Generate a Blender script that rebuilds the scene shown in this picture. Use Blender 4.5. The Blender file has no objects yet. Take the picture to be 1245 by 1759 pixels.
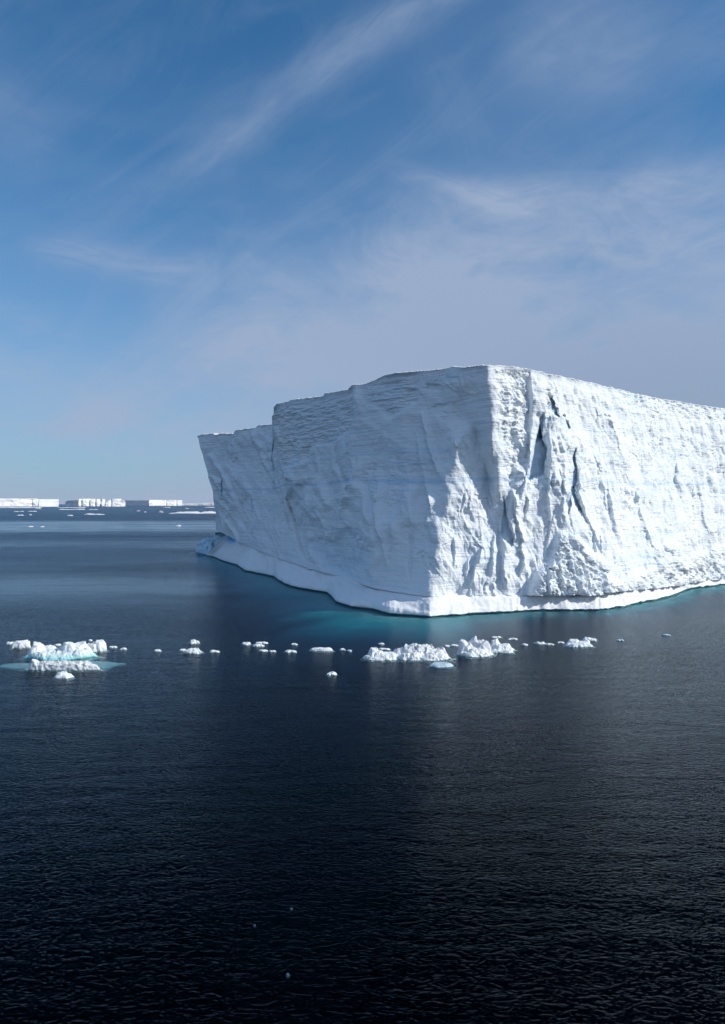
import bpy, math, random
import numpy as np
from mathutils import Vector

# ------------------------------------------------------------------ camera, sky, sun, exposure
S = bpy.context.scene
COL = S.collection
F, CX, HY, CAMH = 1256.0, 622.5, 866.0, 20.0      # focal length, centre column, horizon row, eye height (m)

cam = bpy.data.cameras.new("camera")
cam.sensor_fit = 'VERTICAL'
cam.sensor_height = 24.0
cam.lens = 24.0 * F / 1759.0
cam.shift_y = -13.5 / 1759.0
cam.clip_start = 0.5
cam.clip_end = 120000.0
cam_ob = bpy.data.objects.new("camera", cam)
cam_ob.location = (0, 0, CAMH)
cam_ob.rotation_euler = (math.radians(90), 0, 0)
COL.objects.link(cam_ob)
S.camera = cam_ob

SUN_AZ, SUN_EL = 76.0, 33.0                        # degrees right of "behind the camera", above the horizon
saz = math.radians(SUN_AZ)
sdir = Vector((math.sin(saz) * math.cos(math.radians(SUN_EL)),
               -math.cos(saz) * math.cos(math.radians(SUN_EL)),
               math.sin(math.radians(SUN_EL))))
sun = bpy.data.lights.new("sun", 'SUN')
sun.energy = 3.85
sun.angle = math.radians(0.53)
sun.color = (1.0, 0.922, 0.84)
sun_ob = bpy.data.objects.new("sun", sun)
sun_ob.rotation_euler = sdir.to_track_quat('Z', 'Y').to_euler()
COL.objects.link(sun_ob)

S.view_settings.view_transform = 'Standard'
S.view_settings.look = 'None'
S.view_settings.exposure = 0.0
S.view_settings.gamma = 1.0
S.render.engine = 'CYCLES'
S.cycles.max_bounces = 8
S.cycles.diffuse_bounces = 3
S.cycles.glossy_bounces = 3
S.cycles.transmission_bounces = 6
S.cycles.transparent_max_bounces = 8


class NT:
    """tiny helper for node trees"""
    def __init__(self, tree):
        self.t = tree
        tree.nodes.clear()

    def n(self, kind, **kw):
        nd = self.t.nodes.new(kind)
        ins = kw.pop('ins', {})
        for k, v in kw.items():
            setattr(nd, k, v)
        for k, v in ins.items():
            self.set(nd.inputs[k], v)
        return nd

    def set(self, sock, v):
        if isinstance(v, bpy.types.NodeSocket):
            self.t.links.new(v, sock)
        else:
            sock.default_value = v

    def m(self, op, a, b=None, c=None, clamp=False):
        nd = self.t.nodes.new('ShaderNodeMath')
        nd.operation = op
        nd.use_clamp = clamp
        for i, v in enumerate((a, b, c)):
            if v is not None:
                self.set(nd.inputs[i], v)
        return nd.outputs[0]

    def vm(self, op, a, b=None, out=0):
        nd = self.t.nodes.new('ShaderNodeVectorMath')
        nd.operation = op
        self.set(nd.inputs[0], a)
        if b is not None:
            self.set(nd.inputs[1], b)
        return nd.outputs[out]

    def mapr(self, v, a, b, c=0.0, d=1.0, smooth=True):
        nd = self.t.nodes.new('ShaderNodeMapRange')
        nd.interpolation_type = 'SMOOTHSTEP' if smooth else 'LINEAR'
        for i, x in enumerate((v, a, b, c, d)):
            self.set(nd.inputs[i], x)
        return nd.outputs[0]

    def mix(self, f, a, b, blend='MIX'):
        nd = self.t.nodes.new('ShaderNodeMix')
        nd.data_type = 'RGBA'
        nd.blend_type = blend
        self.set(nd.inputs[0], f)
        self.set(nd.inputs[6], a)
        self.set(nd.inputs[7], b)
        return nd.outputs[2]

    def noise(self, vec, scale, detail=4, rough=0.5, dist=0.0):
        nd = self.t.nodes.new('ShaderNodeTexNoise')
        self.set(nd.inputs['Vector'], vec)
        nd.inputs['Scale'].default_value = scale
        nd.inputs['Detail'].default_value = detail
        nd.inputs['Roughness'].default_value = rough
        nd.inputs['Distortion'].default_value = dist
        return nd.outputs['Fac']

    def mapping(self, vec, scale=(1, 1, 1), rot=(0, 0, 0), loc=(0, 0, 0)):
        nd = self.t.nodes.new('ShaderNodeMapping')
        self.set(nd.inputs['Vector'], vec)
        nd.inputs['Scale'].default_value = scale
        nd.inputs['Rotation'].default_value = rot
        nd.inputs['Location'].default_value = loc
        return nd.outputs[0]


def dirv(px, py):
    v = Vector(((px - CX) / F, 1.0, (HY - py) / F))
    v.normalize()
    return v


# world: Nishita sky with thin cirrus mixed over it by direction
W = bpy.data.worlds.new("World")
S.world = W
W.use_nodes = True
w = NT(W.node_tree)
sky = w.n('ShaderNodeTexSky', sky_type='NISHITA', sun_disc=False)
sky.sun_elevation = math.radians(SUN_EL)
sky.sun_rotation = math.pi - saz
sky.altitude = 0
sky.air_density = 1.0
sky.dust_density = 0.6
sky.ozone_density = 1.6
SKY_STRENGTH = 0.12
tc = w.n('ShaderNodeTexCoord').outputs['Generated']
nrm = w.vm('NORMALIZE', tc)
sep = w.n('ShaderNodeSeparateXYZ', ins={0: nrm})
zc = w.m('MAXIMUM', sep.outputs[2], 0.0)
den = w.m('ADD', zc, 0.16)
plane = w.n('ShaderNodeCombineXYZ', ins={0: w.m('DIVIDE', sep.outputs[0], den), 1: w.m('DIVIDE', sep.outputs[1], den)}).outputs[0]


def arc(p0, p1, width, fade=0.25, warp=0.06):
    """soft streak along the great circle through two directions"""
    a, b = dirv(*p0), dirv(*p1)
    nn = a.cross(b).normalized()
    mid = (a + b).normalized()
    half = a.angle(b) / 2
    wv = w.m('MULTIPLY', w.m('SUBTRACT', w.noise(w.mapping(nrm, loc=(p0[0] * .01, 0, 0)), 3.2, 5, 0.55), 0.5), warp)
    dd = w.m('ADD', w.vm('DOT_PRODUCT', nrm, tuple(nn), out=1), wv)
    g = w.m('EXPONENT', w.m('MULTIPLY', w.m('POWER', w.m('ABSOLUTE', w.m('DIVIDE', dd, width)), 2.0), -1.0))
    al = w.vm('DOT_PRODUCT', nrm, tuple(mid), out=1)
    ax_ = nn.cross(mid).normalized()
    fv = w.n('ShaderNodeCombineXYZ', ins={0: w.m('MULTIPLY', w.vm('DOT_PRODUCT', nrm, tuple(ax_), out=1), 5.0), 1: w.m('MULTIPLY', dd, 0.55 / width), 2: p0[0] * 0.01})
    fib = w.noise(fv.outputs[0], 1.6, 7, 0.62, 1.1)
    g = w.m('MULTIPLY', g, w.mapr(fib, 0.28, 0.70, 0.50, 1.15))
    win = w.mapr(al, math.cos(half * (1 + fade) + 0.03), math.cos(half * 0.45), 0, 1)
    return w.m('MULTIPLY', g, win)


dirm = w.mapping(nrm, scale=(1.0, 1.0, 2.6), rot=(0, math.radians(22), 0))
dirm2 = w.mapping(nrm, scale=(1.0, 1.0, 2.0), rot=(0, math.radians(35), 0), loc=(2.3, 0.4, 1.1))
n_big = w.noise(dirm, 1.7, 4, 0.5, 0.4)
n_str = w.noise(dirm2, 3.0, 6, 0.55, 0.7)
n_fine = w.noise(w.mapping(nrm, scale=(1.0, 1.0, 4.0), rot=(0, math.radians(30), 0)), 6.0, 6, 0.6, 0.5)
fa, fb_ = dirv(330, 330), dirv(760, 0)
fn_ = fa.cross(fb_).normalized()
fx_ = fn_.cross((fa + fb_).normalized()).normalized()
fvec = w.n('ShaderNodeCombineXYZ', ins={0: w.m('MULTIPLY', w.vm('DOT_PRODUCT', nrm, tuple(fx_), out=1), 2.2), 1: w.m('MULTIPLY', w.vm('DOT_PRODUCT', nrm, tuple(fn_), out=1), 9.0), 2: 3.1})
n_fib = w.noise(fvec.outputs[0], 1.5, 8, 0.6, 1.3)
tex = w.m('MULTIPLY', w.mapr(n_str, 0.28, 0.72), w.mapr(n_fine, 0.2, 0.75, 0.6, 1.0))
arcs = [(arc((800, -40), (560, 115), 0.022, 0.3, 0.08), 0.31),
        (arc((600, 90), (330, 290), 0.020, 0.4, 0.08), 0.28),
        (arc((440, 190), (200, 380), 0.035, 0.4, 0.08), 0.10),
        (arc((90, 425), (320, 470), 0.019, 0.2, 0.03), 0.40),
        (arc((700, 300), (900, 362), 0.013, 0.2, 0.03), 0.30),
        (arc((330, 520), (1400, 405), 0.080, 0.3, 0.05), 0.66),
        (arc((740, 355), (1400, 310), 0.030, 0.2, 0.03), 0.42),
        (arc((-200, 620), (700, 640), 0.050, 0.3, 0.06), 0.18),
        (arc((740, 120), (820, 240), 0.030, 0.2, 0.04), 0.10),
        (arc((900, 90), (1080, 110), 0.055, 0.3, 0.06), 0.16),
        (arc((-60, 110), (60, 250), 0.05, 0.3, 0.08), 0.12),
        (arc((-60, 510), (60, 540), 0.017, 0.3, 0.03), 0.18),
        (arc((400, 600), (1500, 600), 0.070, 0.3, 0.04), 0.45),
        (arc((950, -20), (1300, 60), 0.05, 0.3, 0.06), 0.10),
        (arc((-60, 700), (500, 760), 0.050, 0.3, 0.06), 0.30)]
acc = None
for node, amp in arcs:
    t_ = w.m('MULTIPLY', node, amp)
    acc = t_ if acc is None else w.m('ADD', acc, t_)
acc = w.m('MULTIPLY', acc, w.m('ADD', 0.65, w.m('MULTIPLY', tex, 0.6)))
veil = w.m('MULTIPLY', w.mapr(n_big, 0.40, 0.70), 0.16)
veil2 = w.m('ADD', w.m('MULTIPLY', tex, 0.07), w.m('MULTIPLY', w.mapr(n_fib, 0.42, 0.78), 0.11))
rlow = w.m('MULTIPLY', w.m('MULTIPLY', w.mapr(sep.outputs[0], -0.30, 0.30), w.mapr(zc, 0.36, 0.08)), 0.55)
behind = w.m('MULTIPLY', w.mapr(sep.outputs[1], 0.1, -0.4), 0.50)  # unseen cloud cover added behind the camera to brighten the shaded wall
veil2 = w.m('ADD', veil2, w.m('ADD', rlow, behind))
horiz = w.m('MULTIPLY', w.m('EXPONENT', w.m('MULTIPLY', zc, -8.5)), 0.85)
cloud = w.m('MINIMUM', w.m('ADD', w.m('ADD', acc, veil), w.m('ADD', veil2, horiz)), 0.92)
skyc = w.mix(1.0, sky.outputs[0], (0.265, 0.73, 1.02, 1), 'MULTIPLY')
k_ = 1.0 / SKY_STRENGTH
CLOUD = w.mix(w.mapr(sep.outputs[0], -0.25, 0.40), (0.365 * k_, 0.445 * k_, 0.61 * k_, 1), (0.300 * k_, 0.378 * k_, 0.525 * k_, 1))
CLOUD = w.mix(w.mapr(zc, 0.10, 0.30), CLOUD, (0.345 * k_, 0.435 * k_, 0.605 * k_, 1))
skymix = w.mix(cloud, skyc, CLOUD)
bg = w.n('ShaderNodeBackground', ins={0: skymix, 1: SKY_STRENGTH})
w.t.links.new(bg.outputs[0], w.n('ShaderNodeOutputWorld').inputs[0])

# ------------------------------------------------------------------ numpy noise
_rng = np.random.RandomState(7)
_perm = _rng.permutation(256)
_perm = np.concatenate([_perm, _perm, _perm])
_g = _rng.normal(size=(256, 3))
_g /= np.linalg.norm(_g, axis=1)[:, None]


def perlin(x, y, z=None):
    x = np.asarray(x, float)
    y = np.asarray(y, float) + np.zeros_like(x)
    z = np.zeros_like(x) if z is None else np.asarray(z, float) + np.zeros_like(x)
    xi, yi, zi = np.floor(x).astype(int), np.floor(y).astype(int), np.floor(z).astype(int)
    xf, yf, zf = x - xi, y - yi, z - zi
    fade = lambda t: t * t * t * (t * (t * 6 - 15) + 10)
    u, v, w_ = fade(xf), fade(yf), fade(zf)
    out = 0
    for dx in (0, 1):
        for dy in (0, 1):
            for dz in (0, 1):
                h = _perm[_perm[_perm[(xi + dx) & 255] + ((yi + dy) & 255)] + ((zi + dz) & 255)] & 255
                g = _g[h]
                dot = g[..., 0] * (xf - dx) + g[..., 1] * (yf - dy) + g[..., 2] * (zf - dz)
                wt = (u if dx else 1 - u) * (v if dy else 1 - v) * (w_ if dz else 1 - w_)
                out = out + wt * dot
    return out * 1.6


def fbm(x, y, z=None, oct=4, gain=0.5):
    s, a, f = 0, 1.0, 1.0
    for i in range(oct):
        s = s + a * perlin(x * f + 13.7 * i, y * f + 5.1 * i, None if z is None else z * f + 3.3 * i)
        a *= gain
        f *= 2.03
    return s


def ridged(x, y, z=None, oct=4, gain=0.5):
    s, a, f = 0, 1.0, 1.0
    for i in range(oct):
        s = s + a * (1 - 2 * np.abs(perlin(x * f + 13.7 * i, y * f + 5.1 * i, None if z is None else z * f)))
        a *= gain
        f *= 2.1
    return s


def worley(x, y):
    """rubble heightfield: one rounded block per jittered cell, random height"""
    xi, yi = np.floor(x).astype(int), np.floor(y).astype(int)
    best = np.full(x.shape, 9.0)
    hh = np.zeros(x.shape)
    for dx in (-1, 0, 1):
        for dy in (-1, 0, 1):
            cx, cy = xi + dx, yi + dy
            h1 = _perm[(_perm[cx & 255] + cy) & 255]
            h2 = _perm[(h1 + 77) & 255]
            h3 = _perm[(h2 + 31) & 255]
            px, py = cx + 0.15 + 0.7 * h1 / 255, cy + 0.15 + 0.7 * h2 / 255
            d = np.maximum(np.abs(x - px + 0.35 * (y - py)), np.abs(y - py - 0.3 * (x - px)))
            nb = d < best
            best = np.where(nb, d, best)
            hh = np.where(nb, h3 / 255.0, hh)
    return hh - best * 0.9


def blur(a, ru, rv):
    for ax, r in ((1, ru), (0, rv)):
        r = int(r)
        if r < 1:
            continue
        for _ in range(2):
            pad = [(0, 0), (0, 0)]
            pad[ax] = (r + 1, r)
            c = np.cumsum(np.pad(a, pad, mode='edge'), axis=ax)
            n = a.shape[ax]
            hi = np.take(c, np.arange(2 * r + 1, 2 * r + 1 + n), axis=ax)
            lo = np.take(c, np.arange(0, n), axis=ax)
            a = (hi - lo) / (2 * r + 1)
    return a


def sstep(a, b, x):
    t = np.clip((x - a) / (b - a), 0, 1)
    return t * t * (3 - 2 * t)


def inpoly(U, Y, poly):
    res = np.zeros(U.shape, bool)
    n = len(poly)
    for i in range(n):
        x0, y0 = poly[i]
        x1, y1 = poly[(i + 1) % n]
        if y0 == y1:
            continue
        c = ((y0 > Y) != (y1 > Y)) & (U < (x1 - x0) * (Y - y0) / (y1 - y0) + x0)
        res ^= c
    return res.astype(float)


# ------------------------------------------------------------------ object helpers
def link_mesh(name, verts, faces, mat, parent=None, smooth=True, attrs=None):
    me = bpy.data.meshes.new(name)
    verts = np.asarray(verts, np.float32).reshape(-1, 3)
    org = None
    faces = np.asarray(faces, np.int32)
    me.vertices.add(len(verts))
    me.vertices.foreach_set('co', verts.ravel())
    nf, k = faces.shape
    me.loops.add(nf * k)
    me.loops.foreach_set('vertex_index', faces.ravel())
    me.polygons.add(nf)
    me.polygons.foreach_set('loop_start', np.arange(0, nf * k, k, dtype=np.int32))
    me.polygons.foreach_set('loop_total', np.full(nf, k, np.int32))
    me.polygons.foreach_set('use_smooth', np.full(nf, smooth, bool))
    if attrs:
        for an, av in attrs.items():
            at = me.attributes.new(an, 'FLOAT', 'POINT')
            at.data.foreach_set('value', np.asarray(av, np.float32).ravel())
    me.update(calc_edges=True)
    me.validate()
    me.materials.append(mat)
    ob = bpy.data.objects.new(name, me)
    COL.objects.link(ob)
    if parent is not None:
        ob.parent = parent
    return ob


def grid_faces(nr, nc, wrap=False, flip=False):
    r = np.arange(nr - 1)[:, None]
    c = np.arange(nc if wrap else nc - 1)[None, :]
    c2 = (c + 1) % nc
    a, b, d, e = r * nc + c, r * nc + c2, (r + 1) * nc + c2, (r + 1) * nc + c
    q = np.stack([a, e, d, b] if not flip else [a, b, d, e], -1).reshape(-1, 4)
    return q


def thing(name, label, cat, loc=(0, 0, 0), group=None):
    o = bpy.data.objects.new(name, None)
    o.empty_display_size = 1
    COL.objects.link(o)
    o.location = loc
    o['label'] = label
    o['category'] = cat
    if group:
        o['group'] = group
    return o


def tag(o, label, cat, group=None):
    o['label'] = label
    o['category'] = cat
    if group:
        o['group'] = group
    return o


# ------------------------------------------------------------------ materials
def ice_mat(name, base=(0.85, 0.885, 0.91), strata=0.5, bump=0.5, grain=3.0, tint=(0.60, 0.74, 0.84), sbump=0.0, bluec=(0.10, 0.47, 0.80)):
    m = bpy.data.materials.new(name)
    m.use_nodes = True
    t = NT(m.node_tree)
    geo = t.n('ShaderNodeNewGeometry')
    pos = geo.outputs['Position']
    warp = t.n('ShaderNodeTexNoise', ins={'Vector': pos, 'Scale': 0.045, 'Detail': 2.0})
    wv = t.vm('ADD', pos, t.vm('MULTIPLY', t.vm('SUBTRACT', warp.outputs['Color'], (.5, .5, .5)), (0, 0, 3.0)))
    s1 = t.noise(t.mapping(wv, scale=(0.022, 0.022, 1.35)), 1.0, 6, 0.62)
    s2 = t.noise(t.mapping(wv, scale=(0.10, 0.10, 4.2)), 1.0, 4, 0.6)
    patch = t.noise(pos, 0.07, 4, 0.6)
    f = t.m('MULTIPLY', t.m('ADD', t.mapr(s1, 0.44, 0.70), t.m('MULTIPLY', t.mapr(s2, 0.50, 0.72), 0.6)),
            t.mapr(patch, 0.36, 0.66, 0.15, 1.0))
    f = t.m('MULTIPLY', f, strata, clamp=True)
    col = t.mix(f, (*base, 1), (*tint, 1))
    at = t.n('ShaderNodeAttribute', attribute_name='blue')
    col = t.mix(t.m('MINIMUM', at.outputs['Fac'], 1.0), col, (*bluec, 1))
    g1 = t.noise(pos, grain, 6, 0.65)
    g2 = t.noise(t.mapping(pos, scale=(1.0, 1.0, 0.5)), grain * 0.3, 5, 0.6)
    h = t.m('ADD', t.m('MULTIPLY', g1, 0.25), t.m('MULTIPLY', g2, 0.7))
    if sbump:
        h = t.m('ADD', h, t.m('MULTIPLY', t.m('ADD', s1, t.m('MULTIPLY', s2, 0.8)), -sbump))
    b = t.n('ShaderNodeBump', ins={'Strength': bump, 'Distance': 0.6, 'Height': h})
    p = t.n('ShaderNodeBsdfPrincipled', ins={'Base Color': col, 'Roughness': 0.62, 'IOR': 1.31, 'Normal': b.outputs[0]})
    p.inputs['Specular IOR Level'].default_value = 0.35
    t.t.links.new(p.outputs[0], t.n('ShaderNodeOutputMaterial').inputs[0])
    return m


M_CLIFF = ice_mat('cliff_ice', base=(0.845, 0.895, 0.925), strata=0.75, bump=0.75, grain=2.6, sbump=0.45)
M_FOOT = ice_mat('ice_foot_snow', base=(0.87, 0.895, 0.915), strata=0.05, bump=0.35, grain=2.2, tint=(0.6, 0.8, 0.86))
M_SNOW = ice_mat('snow', base=(0.90, 0.915, 0.93), strata=0.0, bump=0.3, grain=1.5)
M_FLOE = ice_mat('floe_ice', base=(0.86, 0.885, 0.90), strata=0.12, bump=0.55, grain=7.0, tint=(0.45, 0.72, 0.76), bluec=(0.30, 0.72, 0.74))
M_BLUE = ice_mat('pale_blue_ice', base=(0.60, 0.87, 1.0), strata=0.25, bump=0.7, grain=3.0, tint=(0.5, 0.8, 0.97), bluec=(0.10, 0.50, 0.95))
M_SUB = ice_mat('submerged_ice', base=(0.62, 0.84, 0.86), strata=0.0, bump=0.3, grain=1.0)
M_SLUSH = ice_mat('slushy_ice', base=(0.07, 0.09, 0.10), strata=0.0, bump=0.4, grain=6.0)
M_WET = ice_mat('wet_ice', base=(0.55, 0.66, 0.70), strata=0.0, bump=0.4, grain=4.0)
M_FAR = ice_mat('far_ice', base=(0.84, 0.86, 0.88), strata=0.2, bump=0.5, grain=0.12)

# water: Fresnel mix of reflection and refraction over an absorbing volume
mw = bpy.data.materials.new('sea_water')
mw.use_nodes = True
t = NT(mw.node_tree)
pos = t.n('ShaderNodeNewGeometry').outputs['Position']
px = t.n('ShaderNodeSeparateXYZ', ins={0: pos})
wx = t.m('ADD', t.m('MULTIPLY', t.noise(t.mapping(pos, scale=(0.03, 0.07, 1)), 1.0, 4, 0.6), 0.6), t.m('MULTIPLY', t.noise(t.mapping(pos, scale=(0.004, 0.02, 1)), 1.0, 4, 0.6), 0.4))
yw = t.m('ADD', px.outputs[1], t.m('MULTIPLY', t.m('SUBTRACT', wx, 0.5), t.m('MULTIPLY', px.outputs[1], 0.35)))
ly = t.m('LOGARITHM', t.m('MAXIMUM', yw, 10.0), 10.0)


def band(a, b, soft=0.045):
    la, lb = math.log10(a), math.log10(b)
    return t.m('MULTIPLY', t.mapr(ly, la - soft, la + soft), t.mapr(ly, lb - soft, lb + soft, 1, 0))


left = t.mapr(t.m('DIVIDE', px.outputs[0], t.m('MAXIMUM', px.outputs[1], 1.0)), -0.10, -0.26, 0, 1)
slick = t.m('ADD', t.m('MULTIPLY', band(150, 196), left), t.m('ADD', t.m('MULTIPLY', band(330, 400), 0.5), band(520, 860)))
sn = t.noise(t.mapping(pos, scale=(0.006, 0.05, 1), rot=(0, 0, math.radians(4))), 1.0, 5, 0.62, 0.6)
slick = t.m('MULTIPLY', slick, t.mapr(t.m('ADD', t.m('MULTIPLY', sn, 0.6), t.m('MULTIPLY', t.noise(t.mapping(pos, scale=(0.022, 0.22, 1), rot=(0, 0, math.radians(-3))), 1.0, 4, 0.6, 0.8), 0.4)), 0.38, 0.54, 0.25, 1.0))
far = t.mapr(ly, 2.9, 3.5, 0, 0.5)
slick = t.m('MINIMUM', t.m('ADD', slick, t.m('MULTIPLY', far, t.mapr(sn, 0.4, 0.6))), 1.0)
gust = t.noise(t.mapping(pos, scale=(0.010, 0.03, 1)), 1.0, 4, 0.6)
amp = t.m('MULTIPLY', t.mapr(ly, 1.55, 2.3, 0.80, 0.98), t.mapr(gust, 0.3, 0.7, 0.75, 1.2))
amp = t.m('MULTIPLY', amp, t.m('SUBTRACT', 1.0, t.m('MULTIPLY', slick, 0.82)))
R = math.radians


def wave_height(p_):
    w1 = t.noise(t.mapping(p_, scale=(0.14, 0.40, 1), rot=(0, 0, R(-14))), 1.0, 2, 0.5, 0.4)
    w2 = t.noise(t.mapping(p_, scale=(1.25, 2.4, 1), rot=(0, 0, R(-24))), 1.0, 3, 0.55, 0.8)
    w3 = t.noise(t.mapping(p_, scale=(3.6, 5.6, 1), rot=(0, 0, R(12))), 1.0, 2, 0.6, 0.5)
    rid = t.m('SUBTRACT', 1.0, t.m('ABSOLUTE', t.m('SUBTRACT', t.m('MULTIPLY', w2, 2.0), 1.0)))
    return t.m('ADD', t.m('MULTIPLY', w1, 0.15), t.m('ADD', t.m('MULTIPLY', rid, 0.085), t.m('MULTIPLY', w3, 0.040)))


EPS = 0.04
pos2 = t.vm('MULTIPLY', pos, (1, 1, 0))
h0 = wave_height(pos2)
hx = wave_height(t.vm('ADD', pos2, (EPS, 0, 0)))
hy = wave_height(t.vm('ADD', pos2, (0, EPS, 0)))
k1 = t.m('MULTIPLY', amp, -1.0 / EPS)
sa = t.m('MULTIPLY', t.m('SUBTRACT', hx, h0), k1)
sb = t.m('MULTIPLY', t.m('SUBTRACT', hy, h0), k1)
# wave backs that tilt away at grazing angles hide behind their crests: fold them toward the front
inc = t.n('ShaderNodeSeparateXYZ', ins={0: t.n('ShaderNodeNewGeometry').outputs['Incoming']})
gz = t.m('MULTIPLY', t.m('ABSOLUTE', inc.outputs[2]), 0.46)
qq = t.m('ADD', t.m('MULTIPLY', sa, inc.outputs[0]), t.m('MULTIPLY', sb, inc.outputs[1]))
dq = t.m('SUBTRACT', t.m('SUBTRACT', t.m('ABSOLUTE', t.m('ADD', qq, gz)), gz), qq)
sa = t.m('ADD', sa, t.m('MULTIPLY', dq, inc.outputs[0]))
sb = t.m('ADD', sb, t.m('MULTIPLY', dq, inc.outputs[1]))
nv = t.n('ShaderNodeCombineXYZ', ins={0: sa, 1: sb, 2: 1.0})
rough = t.m('MULTIPLY', t.mapr(ly, 1.95, 2.7, 0.05, 0.20), t.m('SUBTRACT', 1.0, t.m('MULTIPLY', slick, 0.72)))
rough = t.m('MAXIMUM', rough, 0.04)
gw = t.n('ShaderNodeNewGeometry')
flip = t.m('SUBTRACT', 1.0, t.m('MULTIPLY', gw.outputs['Backfacing'], 2.0))
wn = t.vm('MULTIPLY', t.vm('NORMALIZE', nv.outputs[0]), t.n('ShaderNodeCombineXYZ', ins={0: flip, 1: flip, 2: flip}).outputs[0])
# Fresnel reflectance of sea water for light polarised as through a polarising filter
cd = t.m('MAXIMUM', t.vm('DOT_PRODUCT', gw.outputs['Incoming'], wn, out=1), 0.0)
ci = t.m('MINIMUM', t.m('SQRT', t.m('ADD', t.m('MULTIPLY', cd, cd), t.m('MULTIPLY', t.m('MULTIPLY', rough, rough), 0.13))), 1.0)
ct = t.m('SQRT', t.m('SUBTRACT', 1.0, t.m('DIVIDE', t.m('SUBTRACT', 1.0, t.m('MULTIPLY', ci, ci)), 1.7689)))
nci = t.m('MULTIPLY', ci, 1.33)
rp = t.m('POWER', t.m('ABSOLUTE', t.m('DIVIDE', t.m('SUBTRACT', nci, ct), t.m('ADD', nci, ct))), 2.0)
refl = t.m('ADD', t.m('MULTIPLY', rp, 0.97), 0.0012, clamp=True)
gl = t.n('ShaderNodeBsdfGlossy', ins={'Color': (0.81, 0.94, 1.06, 1), 'Roughness': rough, 'Normal': wn})
rf = t.n('ShaderNodeBsdfRefraction', ins={'Color': (1, 1, 1, 1), 'Roughness': 0.02, 'IOR': 1.33, 'Normal': wn})
df = t.n('ShaderNodeBsdfDiffuse', ins={'Color': (0.0006, 0.0035, 0.0085, 1)})
under = t.n('ShaderNodeMixShader', ins={0: 0.22, 1: rf.outputs[0], 2: df.outputs[0]})
top = t.n('ShaderNodeMixShader', ins={0: refl, 1: under.outputs[0], 2: gl.outputs[0]})
va = t.n('ShaderNodeVolumeAbsorption', ins={'Color': (0.0, 0.80, 0.86, 1), 'Density': 0.42})
out = t.n('ShaderNodeOutputMaterial')
t.t.links.new(top.outputs[0], out.inputs['Surface'])
t.t.links.new(va.outputs[0], out.inputs['Volume'])

# ------------------------------------------------------------------ the sea
E, DP = 60000.0, -70.0
vs = [(-E, -2000, 0), (E, -2000, 0), (E, E, 0), (-E, E, 0), (-E, -2000, DP), (E, -2000, DP), (E, E, DP), (-E, E, DP)]
fs = [(0, 1, 2, 3), (7, 6, 5, 4), (0, 4, 5, 1), (1, 5, 6, 2), (2, 6, 7, 3), (3, 7, 4, 0)]
sea = link_mesh('water', vs, fs, mw, smooth=False)
sea['kind'] = 'structure'
m_bed = bpy.data.materials.new('dark_seabed')
m_bed.use_nodes = True
tb = NT(m_bed.node_tree)
pb = tb.n('ShaderNodeBsdfDiffuse', ins={'Color': tb.mix(tb.noise(tb.n('ShaderNodeNewGeometry').outputs['Position'], 0.01), (0.006, 0.010, 0.016, 1), (0.012, 0.018, 0.024, 1))})
tb.t.links.new(pb.outputs[0], tb.n('ShaderNodeOutputMaterial').inputs[0])
bed = link_mesh('seabed', [(-E - 50, -2050, DP - 2), (E + 50, -2050, DP - 2), (E + 50, E + 50, DP - 2), (-E - 50, E + 50, DP - 2)], [(0, 1, 2, 3)], m_bed)
bed['kind'] = 'structure'

# ------------------------------------------------------------------ the big tabular iceberg
STEP = 1.0
cols = np.arange(388.0, 1500.01, STEP)
nu = len(cols)
NV = 440
V = np.linspace(0, 1, NV)[:, None] + np.zeros((1, nu))
C = cols[None, :] + np.zeros((NV, 1))
lf = np.clip((470 - C) / 82.0, 0, 1)
U = C - lf * 48 * (1 - V) ** 1.0

top_pts = [(340, 750), (348, 747), (366, 745), (372, 748), (380, 745), (398, 746), (402, 746), (404, 740), (440, 735), (446, 731), (470, 729),
           (471.5, 700), (478, 694), (497, 690), (500, 687), (520, 685), (557, 681), (560, 676), (600, 670), (604, 664), (608, 662),
           (630, 660), (650, 652), (663, 645), (684, 641), (700, 640), (760, 635), (772, 632), (778, 630), (800, 632), (818, 629),
           (840, 628), (880, 631), (910, 636), (940, 643), (965, 648), (1000, 656), (1050, 667), (1100, 679), (1130, 686),
           (1165, 691), (1200, 697), (1245, 703), (1300, 710), (1400, 723), (1500, 733)]
base_pts = [(388, 918), (407, 928), (458, 951), (526, 974), (594, 992.6), (651, 1011), (704, 1021), (741, 1024.7), (787, 1022.5),
            (901, 1022), (1006, 1022), (1072, 1013.8), (1129, 1009), (1186, 1000.6), (1245, 993), (1400, 972), (1500, 962)]
ip = lambda pts, x: np.interp(x, [p[0] for p in pts], [p[1] for p in pts])
ytop = ip(top_pts, cols - np.clip((470 - cols) / 82.0, 0, 1) * 48)[None, :]
ytop = ytop - 1.1 * np.maximum(0, perlin(cols[None, :] * 0.21, 3.3)) - 0.7 * perlin(cols[None, :] * 0.7, 9.1)
ybase = ip(base_pts, cols)[None, :]

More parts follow.
